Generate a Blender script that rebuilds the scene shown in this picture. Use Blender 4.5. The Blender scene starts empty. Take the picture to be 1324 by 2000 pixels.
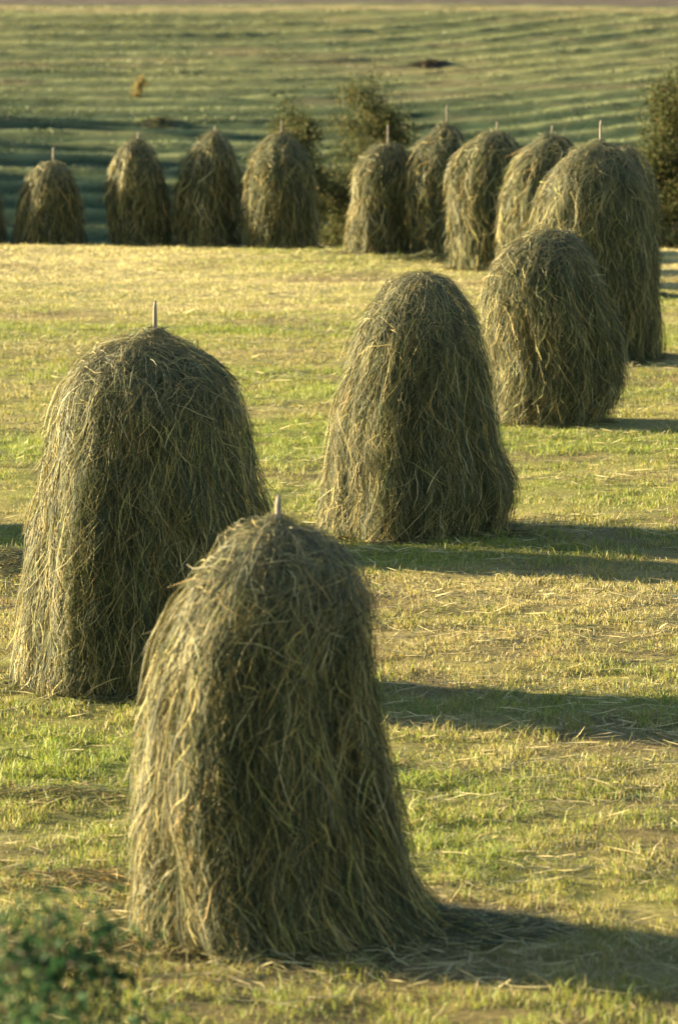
import bpy, math, random
import numpy as np
from mathutils import Vector, Matrix

# ------------------------------------------------------------------ camera, light, exposure
S = bpy.context.scene
COL = S.collection
F_PX, CW, CH = 9000.0, 1324.0, 2000.0          # focal length and frame of the photograph in its own pixels
CAM_H = 5.06
PITCH = math.atan(1119.0 / F_PX)               # the horizon lies 1119 px above the middle of the frame
SUN_EL, SUN_BACK = math.radians(10.5), math.radians(22.0)
SUN_TO = Vector((-math.cos(SUN_BACK) * math.cos(SUN_EL), math.sin(SUN_BACK) * math.cos(SUN_EL), math.sin(SUN_EL)))

cam_d = bpy.data.cameras.new('camera')
cam = bpy.data.objects.new('camera', cam_d)
COL.objects.link(cam)
cam.location = (0, 0, CAM_H)
cam.rotation_euler = (math.pi / 2 - PITCH, 0, 0)
cam_d.sensor_fit = 'VERTICAL'
cam_d.sensor_height = 36.0
cam_d.lens = F_PX * 36.0 / CH
cam_d.clip_start, cam_d.clip_end = 0.5, 3000.0
cam_d.dof.use_dof = True
cam_d.dof.focus_distance = 35.0
cam_d.dof.aperture_fstop = 3.9
S.camera = cam

W = bpy.data.worlds.new('World')
S.world = W
W.use_nodes = True
wn = W.node_tree.nodes
bg = wn['Background']
sky = wn.new('ShaderNodeTexSky')
sky.sky_type = 'NISHITA'
sky.sun_disc = False
sky.sun_elevation = SUN_EL
sky.sun_rotation = math.radians(-68.0)
sky.altitude = 100.0
sky.dust_density = 0.3
sky.ozone_density = 1.1
W.node_tree.links.new(sky.outputs[0], bg.inputs[0])
bg.inputs[1].default_value = 0.052

sun_d = bpy.data.lights.new('sun', 'SUN')
sun = bpy.data.objects.new('sun', sun_d)
COL.objects.link(sun)
sun_d.energy = 5.0
sun_d.angle = math.radians(0.9)
sun_d.color = (1.0, 0.85, 0.50)
sun.location = SUN_TO * 60
sun.rotation_euler = SUN_TO.to_track_quat('Z', 'Y').to_euler()

S.view_settings.view_transform = 'Standard'
S.view_settings.look = 'None'
S.view_settings.gamma = 1.0
S.view_settings.exposure = 3.38
S.view_settings.use_curve_mapping = False
S.render.engine = 'CYCLES'
S.cycles.use_denoising = True
S.cycles.max_bounces = 6
S.cycles.diffuse_bounces = 2
S.cycles.transmission_bounces = 3

# ------------------------------------------------------------------ helpers
def tag(o, label=None, cat=None, group=None, kind=None):
    if label: o['label'] = label
    if cat: o['category'] = cat
    if group: o['group'] = group
    if kind: o['kind'] = kind
    return o

def empty(name, loc):
    o = bpy.data.objects.new(name, None)
    o.empty_display_size = 0.3
    o.location = loc
    COL.objects.link(o)
    return o

def mesh_np(name, verts, faces_loops, face_sizes, mat, parent=None, colors=None, smooth=False, linkit=True):
    """verts (n,3), flat loop vertex indices, polygon sizes"""
    me = bpy.data.meshes.new(name)
    nv, nl, nf = len(verts), len(faces_loops), len(face_sizes)
    me.vertices.add(nv); me.loops.add(nl); me.polygons.add(nf)
    me.vertices.foreach_set('co', np.ascontiguousarray(verts, dtype=np.float32).ravel())
    me.loops.foreach_set('vertex_index', np.ascontiguousarray(faces_loops, dtype=np.int32))
    starts = np.zeros(nf, dtype=np.int32); starts[1:] = np.cumsum(face_sizes)[:-1]
    me.polygons.foreach_set('loop_start', starts)
    if smooth:
        me.polygons.foreach_set('use_smooth', np.ones(nf, dtype=bool))
    me.update(calc_edges=True)
    if colors is not None:
        a = me.attributes.new('tint', 'FLOAT_COLOR', 'POINT')
        c4 = np.ones((nv, 4), dtype=np.float32); c4[:, :3] = colors
        a.data.foreach_set('color', c4.ravel())
    me.materials.append(mat)
    o = bpy.data.objects.new(name, me)
    if linkit: COL.objects.link(o)
    if parent is not None: o.parent = parent
    return o

def grid_faces(nu, nv, wrap=False):
    """vertex index = v*nu + u ; quads"""
    u = np.arange(nu if wrap else nu - 1); v = np.arange(nv - 1)
    U, V = np.meshgrid(u, v)
    U2 = (U + 1) % nu
    q = np.stack([V * nu + U, V * nu + U2, (V + 1) * nu + U2, (V + 1) * nu + U], -1).reshape(-1, 4)
    return q

def _h(ix, iy, iz, seed):
    n = (ix.astype(np.int64) * 374761393 + iy.astype(np.int64) * 668265263 + iz.astype(np.int64) * 2147483647 + seed * 974634777) & 0xFFFFFFFF
    n = ((n ^ (n >> 13)) * 1274126177) & 0xFFFFFFFF
    n = ((n ^ (n >> 16)) * 2246822519) & 0xFFFFFFFF
    return ((n ^ (n >> 15)) & 0xFFFFFF) / float(0xFFFFFF)

def vnoise(x, y, z=None, seed=0):
    """value noise in -1..1"""
    x = np.asarray(x, float); y = np.asarray(y, float)
    z = np.zeros_like(x) if z is None else np.asarray(z, float)
    x0, y0, z0 = np.floor(x), np.floor(y), np.floor(z)
    fx, fy, fz = x - x0, y - y0, z - z0
    fx, fy, fz = [f * f * (3 - 2 * f) for f in (fx, fy, fz)]
    r = 0
    for i in (0, 1):
        for j in (0, 1):
            for k in (0, 1):
                w = (fx if i else 1 - fx) * (fy if j else 1 - fy) * (fz if k else 1 - fz)
                r = r + w * _h(x0 + i, y0 + j, z0 + k, seed)
    return r * 2 - 1

def fbm(x, y, z=None, seed=0, octv=4):
    a, s, t = 1.0, 0.0, 0.0
    for o in range(octv):
        s = s + a * vnoise(x * 2 ** o, y * 2 ** o, None if z is None else z * 2 ** o, seed + o * 17)
        t += a; a *= 0.5
    return s / t

def smooth01(x, a, b):
    t = np.clip((np.asarray(x, float) - a) / (b - a), 0, 1)
    return t * t * (3 - 2 * t)

# ------------------------------------------------------------------ terrain heights
_ky = np.array([-60, 75.0, 78.0, 82, 98, 112, 122, 150, 175, 189, 193, 230, 420, 1400], float)
_ks = np.array([0.0, 0.0, -0.09, -0.2, -0.2, 0.0, 0.10, 0.102, 0.108, 0.105, 0.03, 0.02, 0.05, 0.09], float)
_yy = np.arange(-60, 1400, 0.25)
_zz = np.cumsum(np.interp(_yy, _ky, _ks)) * 0.25
_zz -= np.interp(20.0, _yy, _zz)

def swath_w(x, y):
    """running number of the mown rows on the far hillside"""
    sp = np.log1p(np.exp(np.clip((x - 1.0) / 2.2, -40, 40))) * 2.2
    return (y - 0.75 * sp - 0.10 * x * smooth01(y, 150, 185) + 0.9 * vnoise(x * .05, y * .05, seed=5)) / 2.9

def height(x, y):
    x = np.asarray(x, float); y = np.asarray(y, float)
    ye = y + np.clip(x, -20, 20) * 0.13 * smooth01(y, 60, 72) * (1 - smooth01(y, 85, 110))
    z = np.interp(ye, _yy, _zz)
    z = z + 0.035 * fbm(x * .5, y * .35, seed=3) * smooth01(y, 5, 15) * (1 - smooth01(y, 74, 95))
    far = smooth01(y, 116, 130)
    z = z + far * 0.25 * vnoise(x * .06, y * .05, seed=9)
    ph = swath_w(x, y)
    fr = ph - np.floor(ph)
    ridge = np.exp(-((fr - 0.5) / 0.17) ** 2)
    z = z + far * (1 - smooth01(y, 186, 191)) * 0.15 * ridge * (1 - .35 * smooth01(y, 152, 168)) * (1 - .4 * smooth01(x, 0, 6)) * (0.7 + 0.5 * vnoise(x * .5, y * .5, seed=12))
    return z

CP, SP = math.cos(PITCH), math.sin(PITCH)
def ray(u, v):
    cx, cy = (u - CW / 2) / F_PX, -(v - CH / 2) / F_PX
    # camera axes: right = +x, up = (0, SP, CP), forward = (0, CP, -SP)
    return np.array([cx, CP + cy * SP, -SP + cy * CP])
def on_ground(u, v):
    d = ray(u, v)
    t = np.arange(12, 400, 0.05)
    x, y, z = d[0] * t, d[1] * t, CAM_H + d[2] * t
    below = np.nonzero(z <= height(x, y))[0]
    i = below[0] if len(below) else len(t) - 1
    return float(x[i]), float(y[i])
def on_flat(u, v):
    d = ray(u, v); t = -CAM_H / d[2]
    return float(d[0] * t), float(d[1] * t)
def on_plane(u, v, Y):
    d = ray(u, v); t = Y / d[1]
    return d[0] * t, CAM_H + d[2] * t

# ------------------------------------------------------------------ materials
def new_mat(name):
    m = bpy.data.materials.new(name); m.use_nodes = True
    nt = m.node_tree
    return m, nt, nt.nodes['Principled BSDF'], nt.nodes['Material Output']

def tinted(name, rough=0.75, spec=0.15, trans=0.3, noise=None):
    """colour from the per-strand tint of the mesh; thin blades let some light through"""
    m, nt, p, out = new_mat(name)
    a = nt.nodes.new('ShaderNodeAttribute'); a.attribute_name = 'tint'
    p.inputs['Roughness'].default_value = rough
    p.inputs['Specular IOR Level'].default_value = spec
    nt.links.new(a.outputs['Color'], p.inputs['Base Color'])
    if trans > 0:
        t = nt.nodes.new('ShaderNodeBsdfTranslucent')
        nt.links.new(a.outputs['Color'], t.inputs['Color'])
        mx = nt.nodes.new('ShaderNodeMixShader'); mx.inputs[0].default_value = trans
        nt.links.new(p.outputs[0], mx.inputs[1]); nt.links.new(t.outputs[0], mx.inputs[2])
        nt.links.new(mx.outputs[0], out.inputs['Surface'])
    return m

M_STRAW = tinted('hay_straw', 0.7, 0.2, 0.12)
M_BLADE = tinted('grass_blade', 0.6, 0.25, 0.38)
M_LEAF = tinted('leaf', 0.8, 0.08, 0.35)

def ramp_mat(name, scale, stops, bump=0.0, rough=0.9, stretch=(1, 1, 1), detail=6):
    m, nt, p, out = new_mat(name)
    tc = nt.nodes.new('ShaderNodeTexCoord')
    mp = nt.nodes.new('ShaderNodeMapping'); mp.inputs['Scale'].default_value = stretch
    n = nt.nodes.new('ShaderNodeTexNoise'); n.inputs['Scale'].default_value = scale; n.inputs['Detail'].default_value = detail
    r = nt.nodes.new('ShaderNodeValToRGB')
    el = r.color_ramp.elements
    el[0].position, el[0].color = stops[0][0], (*stops[0][1], 1)
    el[1].position, el[1].color = stops[-1][0], (*stops[-1][1], 1)
    for pos, c in stops[1:-1]:
        e = el.new(pos); e.color = (*c, 1)
    nt.links.new(tc.outputs['Object'], mp.inputs[0]); nt.links.new(mp.outputs[0], n.inputs['Vector'])
    nt.links.new(n.outputs['Fac'], r.inputs[0]); nt.links.new(r.outputs[0], p.inputs['Base Color'])
    p.inputs['Roughness'].default_value = rough
    p.inputs['Specular IOR Level'].default_value = 0.1
    if bump:
        b = nt.nodes.new('ShaderNodeBump'); b.inputs['Strength'].default_value = bump; b.inputs['Distance'].default_value = 0.03
        nt.links.new(n.outputs['Fac'], b.inputs['Height']); nt.links.new(b.outputs[0], p.inputs['Normal'])
    return m

M_CORE = ramp_mat('hay_packed_gap_shade', 26, [(0.3, (0.018, 0.022, 0.009)), (0.5, (0.034, 0.036, 0.015)), (0.7, (0.065, 0.062, 0.027))], 0.9, 0.9, (1, 1, 0.15))  # dark packed hay, shade of the gaps between strands put into its colour
M_WOOD = ramp_mat('weathered_wood', 30, [(0.3, (0.10, 0.082, 0.066)), (0.7, (0.24, 0.195, 0.15))], 0.4, 0.8, (1, 1, 0.1))
M_BARK = ramp_mat('bark', 18, [(0.3, (0.035, 0.028, 0.02)), (0.7, (0.12, 0.10, 0.08))], 0.6, 0.9, (1, 1, 0.3))
M_PAPER = ramp_mat('pale_scrap', 12, [(0.3, (0.55, 0.57, 0.62)), (0.7, (0.72, 0.74, 0.78))], 0.2, 0.6)

def ground_mat():
    m, nt, p, out = new_mat('mown_meadow')
    L = nt.links.new
    a = nt.nodes.new('ShaderNodeAttribute'); a.attribute_name = 'tint'
    tc = nt.nodes.new('ShaderNodeTexCoord')
    n = nt.nodes.new('ShaderNodeTexNoise'); n.inputs['Scale'].default_value = 22; n.inputs['Detail'].default_value = 9; n.inputs['Roughness'].default_value = 0.78
    L(tc.outputs['Object'], n.inputs['Vector'])
    r = nt.nodes.new('ShaderNodeValToRGB')
    r.color_ramp.elements[0].position, r.color_ramp.elements[0].color = 0.3, (0.35, 0.35, 0.35, 1)
    r.color_ramp.elements[1].position, r.color_ramp.elements[1].color = 0.72, (1.5, 1.45, 1.35, 1)
    L(n.outputs['Fac'], r.inputs[0])
    mx = nt.nodes.new('ShaderNodeMix'); mx.data_type = 'RGBA'; mx.blend_type = 'MULTIPLY'; mx.inputs[0].default_value = 1.0
    L(a.outputs['Color'], mx.inputs['A']); L(r.outputs[0], mx.inputs['B'])
    L(mx.outputs['Result'], p.inputs['Base Color'])
    p.inputs['Roughness'].default_value = 0.95
    p.inputs['Specular IOR Level'].default_value = 0.05
    b = nt.nodes.new('ShaderNodeBump'); b.inputs['Strength'].default_value = 0.8; b.inputs['Distance'].default_value = 0.06
    L(n.outputs['Fac'], b.inputs['Height']); L(b.outputs[0], p.inputs['Normal'])
    return m
M_GROUND = ground_mat()

# ------------------------------------------------------------------ ground sheets
GREEN = np.array([0.1445, 0.1573, 0.0340]); LUSH = np.array([0.1360, 0.1827, 0.0298])
STRAW = np.array([0.285, 0.230, 0.095]); BROWN = np.array([0.165, 0.120, 0.062]); GREY = np.array([0.22, 0.19, 0.12])

def meadow_mix(x, y):
    """how green (0 straw .. 1 lush) the near meadow is; long patches lie across the view"""
    g = 0.5 + 1.0 * fbm(x * .25, y * .5, seed=21, octv=4) + 0.25 * vnoise(x * .05 + 3, y * .85 + x * .1, seed=23) + 0.22 * fbm(x * 1.5, y * 1.7, seed=22, octv=3)
    g = g - 0.22 * (1 - smooth01(y, 22, 27)) - 0.30 * smooth01(y, 62, 72)
    g = g + 0.25 * np.exp(-((y - 46) / 6.0) ** 2) - 0.45 * np.exp(-((y - 29.3) / 1.8) ** 2) * smooth01(x, -.3, .5) - 0.25 * np.exp(-((y - 37.5) / 1.5) ** 2) * smooth01(x, .5, 1.5) + 0.5 * np.exp(-(((x - 0.6) / .5) ** 2 + ((y - 25.1) / .6) ** 2))  # straw strips on the right lighten two haystack shadows by colour
    return np.clip(g, 0, 1)
def pale(x, y):
    return smooth01(y, 56, 70) * 0.75
PALE = np.array([0.47, 0.40, 0.19])
def brownness(x, y):
    b = smooth01(fbm(x * .5 + 7, y * .8, seed=31, octv=4) + .20 * (1 - smooth01(y, 26, 36)) + .22 * (1 - smooth01(y, 22.6, 24.6)), 0.08, 0.5)
    return b
def mixc(a, b, t):
    t = np.asarray(t)[..., None]
    return a * (1 - t) + b * t

def graded(lo, hi, a, b, fine, coarse):
    """coordinates from lo to hi: step fine within a..b, growing outside"""
    mid = np.arange(a, b + fine * .5, fine)
    out_l, out_r = [], []
    s, v = fine, a
    while v > lo:
        s = min(s * 1.25, coarse); v -= s; out_l.append(v)
    s, v = fine, mid[-1]
    while v < hi:
        s = min(s * 1.25, coarse); v += s; out_r.append(v)
    return np.array(out_l[::-1] + list(mid) + out_r)

xs = graded(-400, 400, -7.5, 7.5, 0.14, 40)
ys = graded(-40, 100, 15, 80, 0.16, 4)
ys = ys[ys < 100]; ys = np.append(ys, 100.0)
X, Y = np.meshgrid(xs, ys)
Z = height(X, Y) + 0.035 * fbm(X * 3, Y * 3, seed=41) * ((Y > 12) & (Y < 80))
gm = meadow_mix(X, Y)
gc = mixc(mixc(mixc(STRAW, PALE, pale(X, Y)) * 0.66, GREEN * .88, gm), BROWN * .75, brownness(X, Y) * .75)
q = grid_faces(len(xs), len(ys))
meadow = mesh_np('meadow', np.stack([X, Y, Z], -1).reshape(-1, 3), q.ravel(), np.full(len(q), 4), M_GROUND, colors=gc.reshape(-1, 3), smooth=True)
tag(meadow, 'mown meadow with short yellow green stubble that the haystacks stand on', 'meadow', kind='structure')

xs = graded(-500, 500, -17, 18, 0.22, 40)
ys = graded(100, 1300, 120, 200, 0.24, 30)
ys = ys[ys > 100]; ys = np.insert(ys, 0, 100.0)
X, Y = np.meshgrid(xs, ys)
Z = height(X, Y) + 0.05 * fbm(X * 1.6, Y * 1.6, seed=43) * (Y > 103)
ph = swath_w(X, Y); fr = ph - np.floor(ph)
ridge = np.exp(-((fr - 0.5) / 0.19) ** 2) * (0.75 + 0.35 * vnoise(X * .35, Y * .35, seed=51))
H_GREEN = np.array([0.017, 0.033, 0.013]); H_HAY = np.array([0.150, 0.160, 0.068]); H_BARE = np.array([0.11, 0.08, 0.045])
hc = mixc(H_GREEN, H_HAY, np.clip(ridge * (1.0 - .1 * smooth01(Y, 152, 168)) + .03 * smooth01(Y, 152, 168) + 0.2 * fbm(X * 1.1, Y * .8, seed=52, octv=5) + 0.03, 0, 1))
hc = hc * (1 + 0.28 * fbm(X * 2.4, Y * 1.5, seed=58, octv=2))[..., None]
hc = mixc(hc, H_BARE, 0.6 * smooth01(fbm(X * .25, Y * .6, seed=57, octv=4), .1, .45) * smooth01(Y, 150, 170))
hc = mixc(hc, np.array([0.19, 0.175, 0.070]), 0.48 * smooth01(Y, 158, 176) * (0.6 + 0.4 * vnoise(X * .2, Y * .2, seed=53)))
edge = 190.5 + 0.8 * vnoise(X * .2, Y * 0, seed=54)
hc = mixc(hc, np.array([0.20, 0.165, 0.08]), np.exp(-((Y - edge) / 0.9) ** 2))
hc = mixc(hc, np.array([0.075, 0.060, 0.048]), smooth01(Y - edge, 1.2, 3.0))
q = grid_faces(len(xs), len(ys))
hill = mesh_np('hillside', np.stack([X, Y, Z], -1).reshape(-1, 3), q.ravel(), np.full(len(q), 4), M_GROUND, colors=hc.reshape(-1, 3), smooth=True)
HX, HY, HC = xs, ys, hc
tag(hill, 'far green hillside striped with rows of cut hay', 'hillside', kind='structure')

rh = np.random.default_rng(8)
n = 110000
hy = rh.uniform(126, 192, n); hx = rh.uniform(-1, 1, n) * (0.0745 * hy + 2)
ci = np.clip(np.searchsorted(HY, hy), 0, len(HY) - 1); cj = np.clip(np.searchsorted(HX, hx), 0, len(HX) - 1)
tc_ = HC[ci, cj] * rh.uniform(.75, 1.2, (n, 1)) * .9
_p = swath_w(hx, hy); _r = np.exp(-((_p - np.floor(_p) - .5) / .2) ** 2)
th_ = rh.uniform(.03, .07, n) * (.55 + .7 * _r) * (1 + .6 * vnoise(hx * .9, hy * .5, seed=81)); fa = rh.uniform(0, math.pi, n); tw_ = rh.uniform(.015, .035, n)
b0 = np.stack([hx, hy, height(hx, hy) - .01], -1); sd = np.stack([np.cos(fa) * tw_, np.sin(fa) * tw_, 0 * fa], -1)
tp = b0 + np.stack([rh.normal(0, .04, n), rh.normal(0, .04, n), th_], -1)
V = np.stack([b0 - sd * 1.3, b0 + sd * 1.3, tp], 1).reshape(-1, 3)
hg = mesh_np('hillside_grass', V, np.arange(n * 3), np.full(n, 3), M_BLADE, colors=np.repeat(tc_, 3, axis=0))
tag(hg, 'short grass and hay tufts on the far striped hillside', 'grass', kind='stuff')

# ------------------------------------------------------------------ strands (ribbons along paths)
def ribbons(P, N, width, tip=0.35):
    """P (m,k,3) paths, N (m,k,3) facing, width (m,) -> verts, loops, sizes"""
    m, k, _ = P.shape
    T = np.gradient(P, axis=1)
    side = np.cross(T, N)
    side /= (np.linalg.norm(side, axis=2, keepdims=True) + 1e-9)
    t = np.linspace(0, 1, k)
    prof = tip + (1 - tip) * np.sin(np.clip(t * 1.05, 0, 1) * math.pi) ** 0.5
    off = side * (width[:, None] * prof[None, :] * 0.5)[..., None]
    V = np.stack([P - off, P + off], 2).reshape(-1, 3)              # index = (i*k + j)*2 + s
    i = np.arange(m)[:, None]; j = np.arange(k - 1)[None, :]
    b = (i * k + j) * 2
    q = np.stack([b, b + 1, b + 3, b + 2], -1).reshape(-1, 4)
    return V, q.ravel(), np.full(len(q), 4)

def hay_colors(rng, m, base_var):
    """per-strand straw colours: green-brown hay with paler and darker stalks"""
    t = np.clip(np.where(rng.random(m) < .17, rng.normal(.87, .18, m), rng.normal(.13, .10, m)) + base_var * .8, 0, 1)
    c = mixc(np.array([0.012, 0.022, 0.010]), np.array([0.30, 0.225, 0.066]), t)
    gsel = rng.random(m) < 0.22
    c[gsel] = c[gsel] * np.array([0.78, 1.0, 0.75])
    bsel = rng.random(m) < 0.10
    c[bsel] = c[bsel] * np.array([1.05, 0.80, 0.7])
    psel = rng.random(m) < 0.06
    c[psel] = np.array([0.34, 0.28, 0.13]) * rng.uniform(.8, 1.1, (psel.sum(), 1))
    return c

HAY_GROUP = 'haystacks standing on the mown meadow'
def haystack(label, u0, vb, rows, pole_v=None, n=6000, seg=5, wid=(0.005, 0.011), seed=1, depth=0.88, hang=0.35,
             folds=(), pole_r=0.022, tuft=1.0, pole_lean=0.0, slen=1.0, base_xy=None, group=HAY_GROUP, skin=0.028):
    rng = np.random.default_rng(seed)
    gx, gy = base_xy if base_xy else on_flat(u0, vb)
    gz = float(height(gx, gy))
    root = empty('haystack', (gx, gy, gz))
    tag(root, label, 'haystack', group)
    # outline -> profile
    prof = []
    for v, ul, ur in rows:
        xl, z = on_plane(ul, v, gy); xr, _ = on_plane(ur, v, gy)
        prof.append((z - gz, (xl + xr) / 2 - gx, max((xr - xl) / 2 - skin, .03)))
    prof = [(max(0, p[0] - skin * smooth01(p[0], .5, 1.2)), p[1], p[2]) for p in prof if p[0] > 0.05]
    last = prof[-1]
    prof.append((-0.03, last[1] + (last[1] - prof[-2][1]) * .5, last[2]))
    top = prof[0]
    prof.insert(0, (top[0] + 0.012, top[1], 0.004))
    prof = np.array(prof)
    arc = np.concatenate([[0], np.cumsum(np.hypot(np.diff(prof[:, 0]), np.diff(prof[:, 2])))])
    LT = arc[-1]
    ss = np.linspace(0, LT, 161)
    pz, pc, pr = [np.interp(ss, arc, prof[:, k]) for k in range(3)]
    kern = np.exp(-np.linspace(-2, 2, 9) ** 2); kern /= kern.sum()
    def sm(a):
        ap = np.concatenate([2 * a[0] - a[4:0:-1], a, 2 * a[-1] - a[-2:-6:-1]])
        return np.convolve(ap, kern, 'valid')
    pz, pc, pr = sm(pz), sm(pc), np.clip(sm(pr), 0.002, None)
    Hh = pz[0]
    def surf(th, s):
        """s in 0..1 from the top to the ground"""
        sc = np.clip(s, 0, 1)
        x = sc * 160; i0 = np.clip(np.floor(x).astype(int), 0, 159); f = x - i0
        z = pz[i0] * (1 - f) + pz[i0 + 1] * f
        c = pc[i0] * (1 - f) + pc[i0 + 1] * f
        r = pr[i0] * (1 - f) + pr[i0 + 1] * f
        ct, st = np.cos(th), np.sin(th)
        b = 0.10 * fbm(ct * 1.6 + 9, st * 1.6, z * 1.3, seed=seed, octv=2)
        b = b + 0.11 * vnoise(ct * 5.5 + 3, st * 5.5, z * 1.1, seed=seed + 5) * smooth01(sc, 0.1, 0.4)
        b = b + 0.05 * vnoise(ct * 12 + 3, st * 12, z * 3.0, seed=seed + 8)
        for (a, w, amp, z0, z1) in folds:
            d = np.angle(np.exp(1j * (th - math.radians(a)))) / math.radians(w)
            b = b + amp * np.exp(-d * d) * smooth01(z, z0 - .25, z0) * (1 - smooth01(z, z1, z1 + .3))
        # keep the outline seen from the front: no bulge there beyond the traced edge
        k = 1 - 0.8 * np.abs(ct) ** 6
        b = b * k
        return c, r, z, b, ct, st
    def point(th, s, out=0.0, rad=None):
        c, r, z, b, ct, st = surf(th, s)
        if rad is not None: r = rad
        rr = r * (1 + b)
        return np.stack([c + (rr + out) * ct, (rr * depth + out) * st, z], -1)
    # packed core
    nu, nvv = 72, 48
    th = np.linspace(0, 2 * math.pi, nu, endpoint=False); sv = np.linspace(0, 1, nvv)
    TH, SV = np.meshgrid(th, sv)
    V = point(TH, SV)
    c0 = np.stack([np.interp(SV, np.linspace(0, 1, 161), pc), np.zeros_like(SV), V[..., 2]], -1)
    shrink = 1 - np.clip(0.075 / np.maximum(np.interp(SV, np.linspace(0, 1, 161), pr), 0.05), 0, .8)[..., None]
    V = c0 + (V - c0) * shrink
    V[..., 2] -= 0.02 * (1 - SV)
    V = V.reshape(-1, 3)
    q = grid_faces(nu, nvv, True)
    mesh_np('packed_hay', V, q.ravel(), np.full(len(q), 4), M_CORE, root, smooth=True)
    # strands in locks
    w = pr.copy(); w = (w + 0.08) ** 0.9; cdf = np.cumsum(w) / w.sum()
    def root_s(k): return np.interp(rng.random(k), cdf, np.linspace(0, 1, 161))
    nl = max(60, n // 16)
    l_th = rng.uniform(0, 2 * math.pi, nl); l_s = root_s(nl) * 1.02 - 0.06
    topness = 1 - smooth01(np.clip(l_s, 0, 1), 0.10, 0.42)
    l_a = rng.normal(0, 1, nl) * (0.24 + 0.6 * topness)
    l_len = rng.uniform(0.20, 0.58, nl) * slen * (1 - 0.25 * topness)
    l_out = rng.exponential(0.032, nl) - 0.030 + 0.03 * vnoise(np.cos(l_th) * 6, np.sin(l_th) * 6, l_s * 5, seed=seed + 3)
    l_out = np.clip(l_out, -0.055, 0.075)
    l_col = rng.normal(0, 0.16, nl)
    l_clump = rng.uniform(0.1, 0.9, nl)
    n_str = int(n * 0.54); n_wild = n - n_str
    li = rng.integers(0, nl, n_str)
    dlat = rng.normal(0, 0.026, n_str); ds = rng.normal(0, 0.07, n_str)
    a = l_a[li] + rng.normal(0, 0.25, n_str)
    L = l_len[li] * rng.uniform(0.55, 1.15, n_str)
    s0 = l_s[li] + ds / LT
    th0 = l_th[li]
    out0 = l_out[li] + rng.normal(0.0, 0.009, n_str)
    curl = np.abs(rng.normal(0, 0.014, n_str)) * tuft
    clump = l_clump[li]
    cvar = l_col[li] + rng.normal(0, .08, n_str)
    # stray stalks
    ws = root_s(n_wild); wt = 1 - smooth01(ws, 0.10, 0.45)
    a = np.concatenate([a, rng.normal(0, 1, n_wild) * (0.45 + 0.85 * wt)])
    L = np.concatenate([L, rng.uniform(0.10, 0.46, n_wild)])
    s0 = np.concatenate([s0, ws]); th0 = np.concatenate([th0, rng.uniform(0, 2 * math.pi, n_wild)])
    dlat = np.concatenate([dlat, np.zeros(n_wild)])
    out0 = np.concatenate([out0, rng.normal(0.012, 0.022, n_wild)])
    curl = np.concatenate([curl, np.abs(rng.normal(0, 0.045, n_wild)) * tuft])
    clump = np.concatenate([clump, np.zeros(n_wild)])
    cvar = np.concatenate([cvar, rng.normal(0.03, .16, n_wild)])
    m = n
    k = seg + 1
    t = np.linspace(0, 1, k)[None, :]
    wob = rng.normal(0, 0.85, (m, 1)) * (t - 0.3 * t * t) + rng.normal(0, .35, (m, 1)) * np.sin(t * rng.uniform(4, 9, (m, 1)))
    aa = a[:, None] * (1 - 0.4 * t) + 0.6 * wob
    step = L[:, None] / seg
    dsd = np.cos(aa) * step / LT; dlt = np.sin(aa) * step
    s = s0[:, None] + np.cumsum(dsd, 1) - dsd[:, :1]
    s = np.where(s < 0, -s * 0.5, s)
    rr = np.interp(np.clip(s, 0, 1), np.linspace(0, 1, 161), pr)
    lat = np.cumsum(dlt, 1) - dlt[:, :1] + dlat[:, None] * (1 - clump[:, None] * t)
    lat = lat + 0.012 * np.sin(t * rng.uniform(3, 9, (m, 1)) + rng.uniform(0, 6, (m, 1)))
    th = th0[:, None] + lat / (rr + 0.06)
    cmax = np.maximum.accumulate(rr, axis=1)
    hf = np.clip(rng.normal(hang, 0.3, (m, 1)), 0, 1)
    rad = rr + hf * (cmax - rr)
    over = np.clip(s - 1, 0, None) * LT
    out = out0[:, None] + curl[:, None] * t ** 2 + over * rng.uniform(0.15, 0.75, (m, 1)) 
    out = out * (0.35 + 0.65 * smooth01(s, 0.02, 0.3))
    P = point(th, s, out, rad)
    P[..., 2] += np.where(s < 0.12, out0[:, None] * 0.7, 0) + 0.012 * np.sin(t * 7 + a[:, None] * 9) * (s < 0.2)
    P[..., 2] = np.maximum(P[..., 2], 0.004 + 0.02 * rng.random((m, 1)))
    N = np.stack([np.cos(th), np.sin(th), np.full_like(th, 0.25) + 1.2 * (1 - smooth01(s, 0, .2))], -1)
    tw = rng.normal(0, 0.7, (m, 1))
    Tt = np.stack([-np.sin(th), np.cos(th), np.zeros_like(th)], -1)
    N = N * np.cos(tw)[..., None] + Tt * np.sin(tw)[..., None]
    width = wid[0] + (wid[1] - wid[0]) * rng.random(m) ** 2.2
    width = width * np.where(rng.random(m) < .06, 1.4, 1.0)
    cols = hay_colors(rng, m, cvar)
    grey = (1 - smooth01(s0, 0.08, 0.35))[:, None]
    cols = cols * (1 - 0.3 * grey) + np.array([0.12, 0.115, 0.085]) * 0.3 * grey     # weathered grey cap
    V, lo, fs = ribbons(P, N, width)
    vc = np.repeat(cols, k * 2, axis=0)
    # fallen hay round the foot
    nf_ = n // 14
    fa_ = rng.uniform(0, 2 * math.pi, nf_); fr_ = pr[-1] * (0.93 + np.abs(rng.normal(0, .16, nf_)))
    fx, fy = pc[-1] + fr_ * np.cos(fa_), fr_ * depth * np.sin(fa_)
    fd = fa_ + rng.normal(0, 1.0, nf_); fl_ = rng.uniform(.1, .38, nf_)
    tt = np.linspace(-.5, .5, k)[None, :]; bd = rng.normal(0, .8, (nf_, 1))
    qx = fx[:, None] + np.cos(fd[:, None] + bd * tt) * fl_[:, None] * tt
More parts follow.
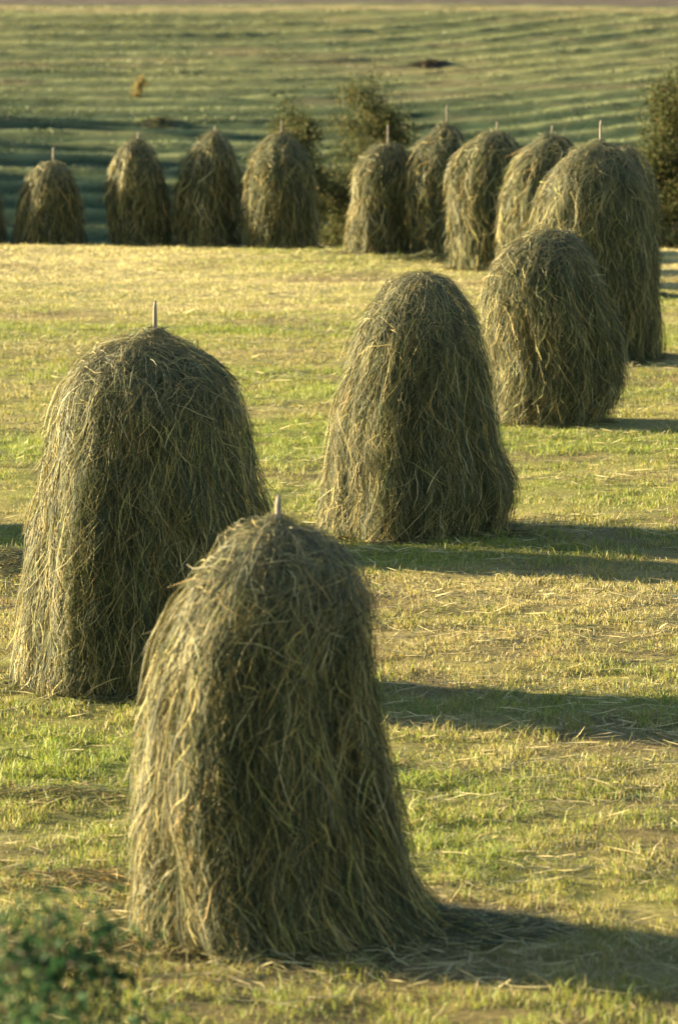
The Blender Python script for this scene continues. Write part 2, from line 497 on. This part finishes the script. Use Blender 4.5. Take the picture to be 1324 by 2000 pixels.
    qy = fy[:, None] + np.sin(fd[:, None] + bd * tt) * fl_[:, None] * tt
    gap = np.clip(np.hypot(qx - pc[-1], qy / depth) / pr[-1] - .9, 0, 1)
    qz = height(qx + gx, qy + gy) - gz + .012 + .07 * np.exp(-gap * 9) * rng.random((nf_, 1)) + .02 * rng.random((nf_, 1))
    FN = np.zeros((nf_, k, 3)); FN[..., 2] = 1; FN[..., :2] = rng.normal(0, .5, (nf_, 1, 2))
    FV, flo, ffs = ribbons(np.stack([qx, qy, qz], -1), FN, rng.uniform(wid[0], wid[1], nf_))
    V, lo, fs = np.concatenate([V, FV]), np.concatenate([lo, flo + len(V)]), np.concatenate([fs, ffs])
    vc = np.concatenate([vc, np.repeat(hay_colors(rng, nf_, 0.05), k * 2, axis=0)])
    st = mesh_np('hay_strands', V, lo, fs, M_STRAW, root, colors=vc)
    tag(st, kind='stuff')
    # pole
    if pole_v is not None:
        _, zt = on_plane(u0, pole_v - (5 if gy > 50 else 0), gy)
        zt -= gz
    else:
        zt = Hh - 0.06
    rings = [(0.0, pole_r * 1.25), (zt * .5, pole_r * 1.1), (zt * .9, pole_r), (zt - 0.05, pole_r * .85), (zt, pole_r * .6)]
    pts, ns = [], 9
    for zi, (z, r) in enumerate(rings):
        for i in range(ns):
            an = 2 * math.pi * i / ns
            wv = 1 + 0.1 * math.sin(i * 2.3 + zi)
            f = z / zt
            pts.append((pc[0] * f + pole_lean * (f - .9) + r * wv * math.cos(an), r * wv * math.sin(an), z + (0.012 * math.cos(an) if zi == 4 else 0)))
    q = grid_faces(ns, len(rings), True)
    fl = np.concatenate([q.ravel(), np.arange(ns) + (len(rings) - 1) * ns]); sz = np.append(np.full(len(q), 4), ns)
    mesh_np('pole', np.array(pts), fl, sz, M_WOOD, root)
    return root, (gx, gy, gz), rng

def ground_strands(rng, cx, cy, sx, sy, n, ln, wid, hmax, bright=0.0, ang=None, spread=1.2, seg=4, shape=1.0):
    """a loose heap or scatter of hay lying on the ground round (cx, cy)"""
    px = cx + rng.normal(0, sx, n); py = cy + rng.normal(0, sy, n)
    d2 = ((px - cx) / sx) ** 2 + ((py - cy) / sy) ** 2
    hz = hmax * np.exp(-d2 * 0.5 * shape) * rng.random(n) ** 0.6
    an = (rng.uniform(0, 2 * math.pi, n) if ang is None else ang + rng.normal(0, spread, n))
    L = rng.uniform(*ln, n)
    t = np.linspace(-.5, .5, seg + 1)[None, :]
    bend = rng.normal(0, .5, (n, 1))
    x = px[:, None] + np.cos(an[:, None] + bend * t) * L[:, None] * t
    y = py[:, None] + np.sin(an[:, None] + bend * t) * L[:, None] * t
    z = height(x, y) + hmax * np.exp(-(((x - cx) / sx) ** 2 + ((y - cy) / sy) ** 2) * .5 * shape) * (hz / max(hmax, 1e-6))[:, None] * .9 + 0.012 + 0.02 * rng.random((n, 1)) + rng.normal(0, .02, (n, 1)) * t * 2
    P = np.stack([x, y, z], -1)
    N = np.zeros_like(P); N[..., 2] = 1; N[..., 0] = rng.normal(0, .5, (n, 1)); N[..., 1] = rng.normal(-.3, .5, (n, 1))
    c = hay_colors(rng, n, rng.normal(bright, .12, n))
    w = rng.uniform(*wid, n)
    V, lo, fs = ribbons(P, N, w)
    return V, lo, fs, np.repeat(c, (seg + 1) * 2, axis=0)

NEAR_W, MID_W, FAR_W = (0.0020, 0.0058), (0.0028, 0.0070), (0.005, 0.012)
s1, p1, r1 = haystack('nearest haystack, tall with a short brown pole tip and hay spilling from its right foot', 545, 1822,
    [(1010, 522, 565), (1030, 468, 622), (1060, 424, 668), (1100, 389, 700), (1150, 357, 717), (1200, 330, 722), (1250, 307, 723), (1300, 297, 726),
     (1350, 290, 731), (1400, 283, 737), (1450, 277, 745), (1500, 274, 754), (1550, 273, 764), (1600, 272, 775), (1650, 273, 787), (1700, 272, 800),
     (1740, 269, 818), (1775, 266, 846), (1800, 264, 880), (1822, 263, 925)], 968, n=24000, seg=4, wid=NEAR_W, seed=11, pole_r=0.018, folds=[(243, 15, .14, .15, 1.7), (264, 13, -.08, .1, 1.5)])
s2, p2, r2 = haystack('broad haystack with tall thin pole and sunlit left flap, behind the nearest haystack', 303, 1340,
    [(645, 287, 320), (660, 232, 348), (680, 182, 388), (700, 156, 420), (740, 127, 455), (800, 106, 475), (850, 96, 485), (900, 86, 493), (950, 76, 503),
     (1000, 68, 514), (1050, 63, 522), (1100, 58, 527), (1150, 52, 531), (1200, 46, 534), (1250, 42, 536), (1300, 38, 538), (1340, 34, 540)], 588, skin=.018,
    n=24000, seg=4, wid=NEAR_W, seed=22, pole_r=0.015, folds=[(240, 13, .22, .1, 1.5), (258, 12, -.12, .1, 1.6)])
s3, p3, r3 = haystack('dome topped haystack without visible pole, bulging at its lower right side', 825, 1040,
    [(545, 802, 848), (560, 768, 878), (600, 739, 906), (650, 709, 926), (700, 694, 938), (750, 679, 946), (800, 668, 951), (850, 659, 958), (900, 652, 974),
     (930, 649, 990), (950, 646, 996), (980, 643, 994), (1000, 642, 982), (1030, 645, 970)], None, n=20500, seg=4, wid=NEAR_W, seed=33, hang=.6, skin=-.02, folds=[(246, 15, .13, .1, 1.5)])
s4, p4, r4 = haystack('squat mushroom shaped haystack overhanging its narrow foot, without visible pole', 1075, 825,
    [(450, 1048, 1102), (465, 1010, 1132), (490, 980, 1150), (530, 955, 1162), (580, 945, 1181), (620, 945, 1196), (660, 949, 1206), (700, 954, 1211),
     (735, 958, 1211), (760, 962, 1204), (780, 968, 1188), (800, 974, 1168), (830, 986, 1148)], None, n=16000, seg=4, wid=MID_W, seed=44, hang=.8, tuft=1.6, skin=.02)
s5, p5, r5 = haystack('tallest wide haystack right of the squat one, pole tip showing above its dome', 1170, 700,
    [(277, 1152, 1192), (290, 1118, 1217), (320, 1084, 1242), (350, 1064, 1255), (400, 1044, 1267), (450, 1034, 1275), (500, 1033, 1280), (550, 1034, 1283),
     (600, 1037, 1287), (650, 1041, 1290), (700, 1046, 1298)], 240, n=14000, seg=4, wid=MID_W, seed=55, pole_r=0.016, hang=.5, folds=[(252, 16, .14, .3, 2.0)])
far_specs = [
 ('haystack with stubby pole half hidden behind the tallest wide haystack', 1077, 552,
    [(265, 1057, 1098), (280, 1033, 1118), (300, 1013, 1128), (330, 993, 1133), (380, 981, 1136), (430, 977, 1138), (500, 975, 1140), (550, 975, 1140)], 250),
 ('haystack with a pale tuft on its left shoulder, third right of the bushes', 970, 524,
    [(260, 947, 993), (275, 918, 1008), (300, 893, 1017), (340, 876, 1022), (400, 875, 1022), (450, 878, 1022), (500, 881, 1017), (524, 887, 1010)], 243),
 ('haystack carrying the longest pole of the far group, highest top of them', 871, 498,
    [(245, 857, 888), (260, 838, 902), (290, 808, 912), (330, 789, 917), (380, 784, 918), (420, 791, 918), (460, 793, 916), (498, 795, 913)], 210),
 ('slim haystack with tall pole and flared sunlit foot, first right of the bushes', 756, 496,
    [(283, 737, 778), (300, 708, 792), (340, 693, 797), (400, 691, 797), (440, 684, 797), (470, 680, 796), (496, 682, 794)], 248),
 ('wide haystack in front of the bushes at the right end of the crest row', 548, 480,
    [(262, 532, 568), (280, 508, 582), (310, 488, 602), (350, 481, 612), (400, 477, 617), (440, 479, 617), (478, 487, 612)], 240),
 ('pointed haystack with hardly any pole, between the slim and the wide one on the crest', 420, 474,
    [(258, 407, 433), (275, 388, 447), (310, 363, 462), (360, 348, 470), (420, 341, 472), (472, 347, 472)], 250),
 ('slim bullet shaped haystack on the crest, second from the low one', 270, 472,
    [(273, 257, 283), (290, 233, 297), (330, 216, 315), (380, 211, 327), (430, 215, 330), (470, 220, 330)], 262),
 ('low haystack with thin pole near the left end of the crest row', 106, 469,
    [(318, 87, 123), (335, 63, 137), (370, 45, 149), (420, 35, 157), (467, 33, 162)], 292),
 ('haystack cut off by the left edge of the frame, only a sliver in view', -48, 466,
    [(335, -66, -28), (352, -90, -15), (390, -105, -1), (430, -110, 5), (464, -112, 8)], 312),
 ('haystack mostly hidden, a strip showing right of the tallest wide haystack', 1224, 575,
    [(290, 1208, 1240), (305, 1190, 1256), (330, 1172, 1270), (370, 1164, 1278), (430, 1161, 1282), (500, 1160, 1284), (570, 1160, 1285)], None),
]
for i, (lab, u, v, rows, pv) in enumerate(far_specs):
    haystack(lab, u, v, rows, pv, n=5200, seg=3, wid=FAR_W, seed=101 + 7 * i, pole_r=0.014, hang=.4, skin=.008,
             folds=[(250 + 6 * (i % 3), 17, .15, .1, 1.9)], tuft=1.4)

# haystacks beyond the left edge whose shadows cross the meadow
def copy_tree(src, loc, label):
    r = src.copy(); COL.objects.link(r); r.location = loc; r['label'] = label
    for ch in list(src.children):
        c = ch.copy(); COL.objects.link(c); c.parent = r
    return r
for (ox, oy, rz, src, lab) in ((-4.4, 39.6, 0.9, s3, 'haystack out of view left of the broad one, shadow crossing the meadow'),):
    o = copy_tree(src, (ox, oy, float(height(ox, oy))), lab)
    o.rotation_euler = (0, 0, rz)

# hay spilled from the foot of the nearest stack: a part of it
a_x, a_y = on_ground(875, 1824)
V, lo, fs, c = ground_strands(r1, a_x - .06, a_y, .20, .15, 3200, (.15, .45), NEAR_W, .13, -.05, ang=0.0, spread=.6)
b_x, b_y = on_ground(960, 1812)
V2, lo2, fs2, c2 = ground_strands(r1, b_x - .05, b_y, .16, .10, 1100, (.12, .4), NEAR_W, .05, -.05, ang=0.0, spread=.5)
lo2 = lo2 + len(V)
sp = mesh_np('spilled_hay', np.concatenate([V, V2]) - np.array(p1), np.concatenate([lo, lo2]), np.concatenate([fs, fs2]), M_STRAW, s1, colors=np.concatenate([c, c2]))
tag(sp, kind='stuff')

# ------------------------------------------------------------------ grass and litter of the meadow
rg = np.random.default_rng(5)
NB = 680000
yq = np.linspace(18.5, 79, 600)
dens = (20.0 / yq) ** 1.35 * (0.148 * yq + 1.8)
cdf = np.cumsum(dens); cdf /= cdf[-1]
y = np.interp(rg.random(NB), cdf, yq)
x = rg.uniform(-1, 1, NB) * (0.0745 * y + 0.9)
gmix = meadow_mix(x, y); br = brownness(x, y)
tuftn = fbm(x * 4.5, y * 4.5, seed=61, octv=2)
keep = rg.random(NB) < np.clip(0.70 + 1.0 * tuftn - 0.25 * br, 0.2, 1)
x, y, gmix, br, tuftn = [q_[keep] for q_ in (x, y, gmix, br, tuftn)]
n = len(x)
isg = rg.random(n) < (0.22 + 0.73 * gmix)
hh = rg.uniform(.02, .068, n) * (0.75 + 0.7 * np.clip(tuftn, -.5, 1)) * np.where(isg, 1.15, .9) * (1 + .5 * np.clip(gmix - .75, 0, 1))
hh *= np.where(rg.random(n) < .03, 1.9, 1)
wd = rg.uniform(.0017, .0038, n) * (y / 24.0) ** 0.8
an = rg.uniform(0, 2 * math.pi, n); lean = np.abs(rg.normal(0, 1.0, n)) * hh
fa = rg.uniform(0, 2 * math.pi, n)
z = height(x, y) - 0.006
base = np.stack([x, y, z], -1)
sd = np.stack([np.cos(fa), np.sin(fa), np.zeros(n)], -1) * wd[:, None]
mid = base + np.stack([np.cos(an) * lean * .35, np.sin(an) * lean * .35, hh * .6], -1)
tip = base + np.stack([np.cos(an) * lean, np.sin(an) * lean, hh], -1)
fr_ = y > 40                                   # beyond 40 m a blade is one triangle
nn, nf = int((~fr_).sum()), int(fr_.sum())
V = np.stack([base - sd, base + sd, mid + sd * .8, mid - sd * .8, tip], 1)[~fr_].reshape(-1, 3)
V = np.concatenate([V, np.stack([base - sd, base + sd, tip], 1)[fr_].reshape(-1, 3)])
b5 = np.arange(nn)[:, None] * 5
lo = np.concatenate([b5 + 0, b5 + 1, b5 + 2, b5 + 3, b5 + 3, b5 + 2, b5 + 4], 1).ravel()
lo = np.concatenate([lo, nn * 5 + np.arange(nf * 3)])
fs = np.concatenate([np.tile(np.array([4, 3]), nn), np.full(nf, 3)])
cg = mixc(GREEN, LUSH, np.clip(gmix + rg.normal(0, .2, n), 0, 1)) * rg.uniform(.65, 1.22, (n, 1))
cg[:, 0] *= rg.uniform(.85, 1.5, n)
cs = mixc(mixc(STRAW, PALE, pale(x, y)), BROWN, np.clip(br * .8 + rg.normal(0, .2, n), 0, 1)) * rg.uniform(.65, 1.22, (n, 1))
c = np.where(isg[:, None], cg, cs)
grass = mesh_np('stubble_grass', V, lo, fs, M_BLADE, colors=np.concatenate([np.repeat(c[~fr_], 5, axis=0), np.repeat(c[fr_], 3, axis=0)]))
tag(grass, 'short yellow green stubble grass covering the meadow', 'grass', kind='stuff')

rl = np.random.default_rng(6)
NL = 56000
y = np.interp(rl.random(NL), cdf, yq)
x = rl.uniform(-1, 1, NL) * (0.0745 * y + 0.9)
kp = rl.random(NL) < np.clip(.35 + 1.3 * fbm(x * .4, y * 1.3, seed=71, octv=4), .04, 1)
x, y = x[kp], y[kp]; n = len(x)
an = rl.normal(0, .9, n); L = rl.uniform(.08, .30, n)
t = np.linspace(-.5, .5, 4)[None, :]
bend = rl.normal(0, .6, (n, 1))
px = x[:, None] + np.cos(an[:, None] + bend * t) * L[:, None] * t
py = y[:, None] + np.sin(an[:, None] + bend * t) * L[:, None] * t
pz = height(px, py) + rl.uniform(.01, .055, (n, 1)) + rl.normal(0, .02, (n, 1)) * t * 2
P = np.stack([px, py, pz], -1)
N = np.zeros_like(P); N[..., 2] = 1; N[..., 1] = rl.normal(-.4, .6, (n, 1))
c = mixc(STRAW, np.array([.42, .34, .17]), rl.random(n)) * rl.uniform(.5, 1.0, (n, 1))
c[rl.random(n) < .3] *= np.array([.55, .5, .45])
V, lo, fs = ribbons(P, N, rl.uniform(.003, .007, n) * (y / 26.0) ** .7)
lit = mesh_np('loose_straw', V, lo, fs, M_STRAW, colors=np.repeat(c, 8, axis=0))
tag(lit, 'scattered dry straw lying flat on the stubble', 'straw', kind='stuff')

# long pale stalks lying on the meadow
def heap(name, label, u, v, sx, sy, n, hmax, wid, ln=(.12, .4), bright=0.0, seed=1, cat='hay heap', ang=None, spread=1.2, tint=None, group=None):
    rng = np.random.default_rng(seed)
    gx, gy = on_ground(u, v)
    V, lo, fs, c = ground_strands(rng, gx, gy, sx, sy, n, ln, wid, hmax, bright, ang, spread)
    if tint is not None: c = c * np.array(tint)
    o0 = np.array([gx, gy, float(height(gx, gy))])
    o = mesh_np(name, V - o0, lo, fs, M_STRAW, colors=c)
    o.location = o0
    tag(o, label, cat, group)
    return o
heap('hay_heap', 'low loose heap of grey hay at the left edge beside the broad haystack', 10, 1110, .26, .45, 2600, .16, NEAR_W, seed=201)
heap('hay_heap', 'thin scrap of hay lying at the foot of the longest poled haystack', 835, 508, .24, .30, 1300, .14, FAR_W, seed=202, tint=(.7, .8, .7))
heap('hay_heap', 'thin matted hay left in a ragged line left of the nearest haystack', 120, 1560, .34, .15, 420, .04, NEAR_W, seed=203, tint=(1.15, 1.0, .9), ang=.1, spread=.5)
heap('hay_heap', 'brown matted hay close by the foot of the nearest haystack on its left', 175, 1725, .24, .13, 420, .05, NEAR_W, seed=204, tint=(1.3, 1.0, .8), ang=-.2, spread=.6)
heap('long_stalk', 'few long pale stalks lying together on the stubble at the right', 1115, 1232, .12, .03, 14, .03, (.008, .012), (.3, .55), .5, 205, 'straw stalk', 0.05, .12)
heap('hay_heap', 'flat dark brown heap far up on the striped hillside', 842, 127, .26, .4, 900, .22, (.02, .05), (.2, .6), -.2, 206, tint=(.6, .4, .3))
heap('hay_heap', 'small olive heap among the rows low on the hillside', 312, 246, .25, .4, 600, .32, (.02, .05), (.2, .6), 0, 207, tint=(.7, .7, .5))

# pale scrap caught on the foot of the broad haystack
sx_, sy_ = on_ground(300, 1340)
X0, Z0 = on_plane(196, 1296, sy_ - .50)
pv = []
for j in range(4):
    for i in range(7):
        a_ = i / 6 - .5; b_ = j / 3 - .5
        pv.append((a_ * .13 + b_ * .02, .03 * math.sin(a_ * 5) + .015 * b_, -.035 * a_ + b_ * .035 * math.cos(a_ * 2.5) + .012 * math.sin(a_ * 8)))
pv = np.array(pv + [(p_[0], p_[1] + .003, p_[2] - .001) for p_ in pv])
q = grid_faces(7, 4); q2 = q[:, ::-1] + 28
scr = mesh_np('paper_scrap', pv, np.concatenate([q.ravel(), q2.ravel()]), np.full(len(q) * 2, 4), M_PAPER, smooth=True)
scr.location = (X0, sy_ - .52, Z0)
tag(scr, 'small pale scrap caught in the hay at the foot of the broad haystack', 'scrap')

# ------------------------------------------------------------------ trees and bushes
def tube(pts, rads, ns=7):
    pts = np.array(pts, float); rads = np.array(rads)
    T = np.gradient(pts, axis=0); T /= np.linalg.norm(T, axis=1, keepdims=True) + 1e-9
    up = np.array([0.3, 1, 0.1]); A = np.cross(T, up); A /= np.linalg.norm(A, axis=1, keepdims=True) + 1e-9
    B = np.cross(T, A)
    an = np.linspace(0, 2 * math.pi, ns, endpoint=False)
    V = pts[:, None, :] + (A[:, None, :] * np.cos(an)[None, :, None] + B[:, None, :] * np.sin(an)[None, :, None]) * rads[:, None, None]
    return V.reshape(-1, 3), grid_faces(ns, len(pts), True)

def plant(name, label, cat, loc, hgt, rx, n_leaf, leaf, cols, seed, z0=0.12, stems=1, trunk_r=.06, nb=16, group=None, parts=('trunk', 'crown'), cl=.16, shape='egg', spread=.18):
    rng = np.random.default_rng(seed)
    root = empty(name, loc); tag(root, label, cat, group)
    tv, tq, off, tips = [], [], 0, []
    def add(pts, rads):
        nonlocal off
        v, q = tube(pts, rads); tv.append(v); tq.append(q + off); off += len(v)
    for s_ in range(stems):
        bx, by = (rng.normal(0, rx * spread, 2) if stems > 1 else (0, 0))
        lx, ly = rng.normal(0, rx * (.15 if stems == 1 else .45), 2)
        zs = np.linspace(0, 1, 9); hs = hgt * (1 if s_ == 0 else rng.uniform(.6, .95))
        trunk = np.stack([bx + lx * zs + .04 * rx * np.sin(zs * 7 + s_), by + ly * zs + .04 * rx * np.cos(zs * 6 + s_), zs * hs * .97 - .05], -1)
        add(trunk, trunk_r / math.sqrt(stems) * (1 - zs) ** .8 + .006)
        for b in range(max(4, nb // stems)):
            f = rng.uniform(z0, .95)
            st = np.array([np.interp(f, zs, trunk[:, k]) for k in range(3)])
            an = rng.uniform(0, 2 * math.pi)
            if shape == 'cone': env = (1 - f) * .95 + .08
            else: env = (max(1e-3, 1 - ((f - .48) / .56) ** 2)) ** .6
            ln = rx * env * rng.uniform(.6, 1.1) * (1 if stems == 1 else .75)
            tt = np.linspace(0, 1, 5)
            br_ = st + np.stack([np.cos(an) * ln * tt, np.sin(an) * ln * tt, (rng.uniform(.1, .7) * tt - .2 * tt * tt) * ln], -1)
            add(br_, trunk_r * .3 / math.sqrt(stems) * (1 - tt) + .004)
            for tfrac in (.35, .6, .8, 1.0):
                tips.append(np.array([np.interp(tfrac, tt, br_[:, k]) for k in range(3)]))
        tips.append(trunk[-1]); tips.append(trunk[-2])
    tv = np.concatenate(tv); tq = np.concatenate(tq)
    mesh_np(parts[0], tv, tq.ravel(), np.full(len(tq), 4), M_BARK, root, smooth=True)
    tips = np.array(tips)
    ti = rng.integers(0, len(tips), n_leaf)
    c = tips[ti] + rng.normal(0, cl, (n_leaf, 3)) * np.array([1, 1, .8])
    c[:, 2] = np.abs(c[:, 2])
    d1 = rng.normal(0, 1, (n_leaf, 3)); d1 /= np.linalg.norm(d1, axis=1, keepdims=True)
    d2 = np.cross(d1, rng.normal(0, 1, (n_leaf, 3))); d2 /= np.linalg.norm(d2, axis=1, keepdims=True) + 1e-9
    lf = (leaf * rng.uniform(.6, 1.3, n_leaf))[:, None]
    V = np.stack([c - d1 * lf * .6, c + d2 * lf * .3, c + d1 * lf * .6, c - d2 * lf * .3], 1).reshape(-1, 3)
    lo = np.arange(n_leaf * 4); fs = np.full(n_leaf, 4)
    tn = rng.random(len(tips))[ti]
    cc = mixc(np.array(cols[0]), np.array(cols[1]), np.clip(tn + rng.normal(0, .2, n_leaf), 0, 1))
    if len(cols) > 2:
        m_ = rng.random(n_leaf) < .08; cc[m_] = np.array(cols[2]) * rng.uniform(.7, 1.2, (m_.sum(), 1))
    cr = mesh_np(parts[1], V, lo, fs, M_LEAF, root, colors=np.repeat(cc, 4, axis=0))
    return root

OLIVE = [(0.028, 0.034, 0.012), (0.058, 0.057, 0.020), (0.09, 0.065, 0.025)]
def valley(u, v_top, Y):
    x, zt = on_plane(u, v_top, Y)
    z = float(height(x, Y))
    return (x, Y, z), zt - z
BG = 'bushes and young trees in the dip beyond the crest'
for i, (u, vt, Yd, rx, nl, lab, nm, cat, st) in enumerate([
    (566, 185, 98, 1.05, 14000, 'dense olive bush rising behind the wide haystack on the crest', 'bush', 'bush', 3),
    (645, 238, 94, .95, 11000, 'dark low bush filling the gap between the two haystack groups', 'bush', 'bush', 3),
    (728, 130, 104, 1.15, 6500, 'tall sparse young birch above the slim haystack', 'birch_tree', 'tree', 1),
    (790, 178, 106, .5, 900, 'thin wispy sapling right of the sparse birch', 'sapling', 'tree', 1),
    (1112, 216, 100, .55, 1100, 'small faint bush showing between the poles of two haystacks', 'bush', 'bush', 2),
    (1310, 118, 92, .95, 13000, 'dark olive tree at the right edge beside the tallest haystack', 'olive_green_tree', 'tree', 1)]):
    loc, hg = valley(u, vt, Yd)
    plant(nm, lab, cat, loc, hg, rx, int(nl * 2.6), .068, OLIVE, 300 + i, z0=.1 if st > 1 else .2, stems=st, nb=44 if st > 1 else 40, group=BG, cl=.2 if nl > 2000 else .17,
          parts=('stem', 'foliage') if st > 1 else ('trunk', 'crown'))
lx_, ly_ = on_ground(270, 188)
plant('bush', 'tiny golden bush standing alone on the striped hillside', 'bush', (lx_, ly_, float(height(lx_, ly_))), .75, .22, 350, .10,
      [(0.12, 0.09, 0.03), (0.20, 0.15, 0.05)], 330, stems=2, parts=('stem', 'foliage'), cl=.08)
# leafy shrub close to the camera, bottom left corner
LG = [(0.009, 0.028, 0.011), (0.021, 0.050, 0.018), (0.08, 0.10, 0.03)]
bx, bz = on_plane(15, 1765, 13.0)
plant('leafy_shrub', 'dark green leafy shrub out of focus in the bottom left corner', 'shrub', (bx, 13.0, 0.0), bz, .46, 46000, .030, LG, 340, z0=.6, stems=12, trunk_r=.03, spread=.36,
      nb=330, parts=('stem', 'foliage'), cl=.10)
bx, bz = on_plane(300, 1945, 16.8)
plant('leafy_shrub', 'small low green plant right of the big leafy shrub at the bottom', 'shrub', (bx, 16.8, 0.0), bz, .15, 600, .045, LG, 341, stems=3, trunk_r=.02,
      nb=20, parts=('stem', 'foliage'), cl=.05)

# unseen woods added beyond the left edge to shade the lower left hillside
rw = np.random.default_rng(77)
wv = []
for i in range(46):
    wx, wy = rw.uniform(-75, -38), 138 + .8 * i + rw.normal(0, .6)
    th_ = rw.uniform(10, 14) * (1 - .65 * float(smooth01(wy, 150, 176)))
    wz = float(height(wx, wy))
    m_ = 900
    f_ = rw.random(m_) ** .75
    an_ = rw.uniform(0, 2 * math.pi, m_); rr_ = th_ * .2 * f_ * np.sqrt(rw.random(m_)) * rw.uniform(.8, 1.2)
    c_ = np.stack([wx + rr_ * np.cos(an_), wy + rr_ * np.sin(an_), wz + th_ * (1 - f_ * .97)], -1)
    d_ = rw.normal(0, .32, (m_, 3)); e_ = rw.normal(0, .32, (m_, 3)); d_[:, 2] -= .15
    wv.append(np.stack([c_ - d_, c_ + e_, c_ + d_], 1).reshape(-1, 3))
wv = np.concatenate(wv)
wo = mesh_np('unseen_shade_woods', wv, np.arange(len(wv)), np.full(len(wv) // 3, 3), M_LEAF, colors=np.tile(np.array([.03, .045, .02]), (len(wv), 1)))
tag(wo, 'unseen spruce wood added beyond the left edge to shade the lower hillside', 'wood', kind='stuff')
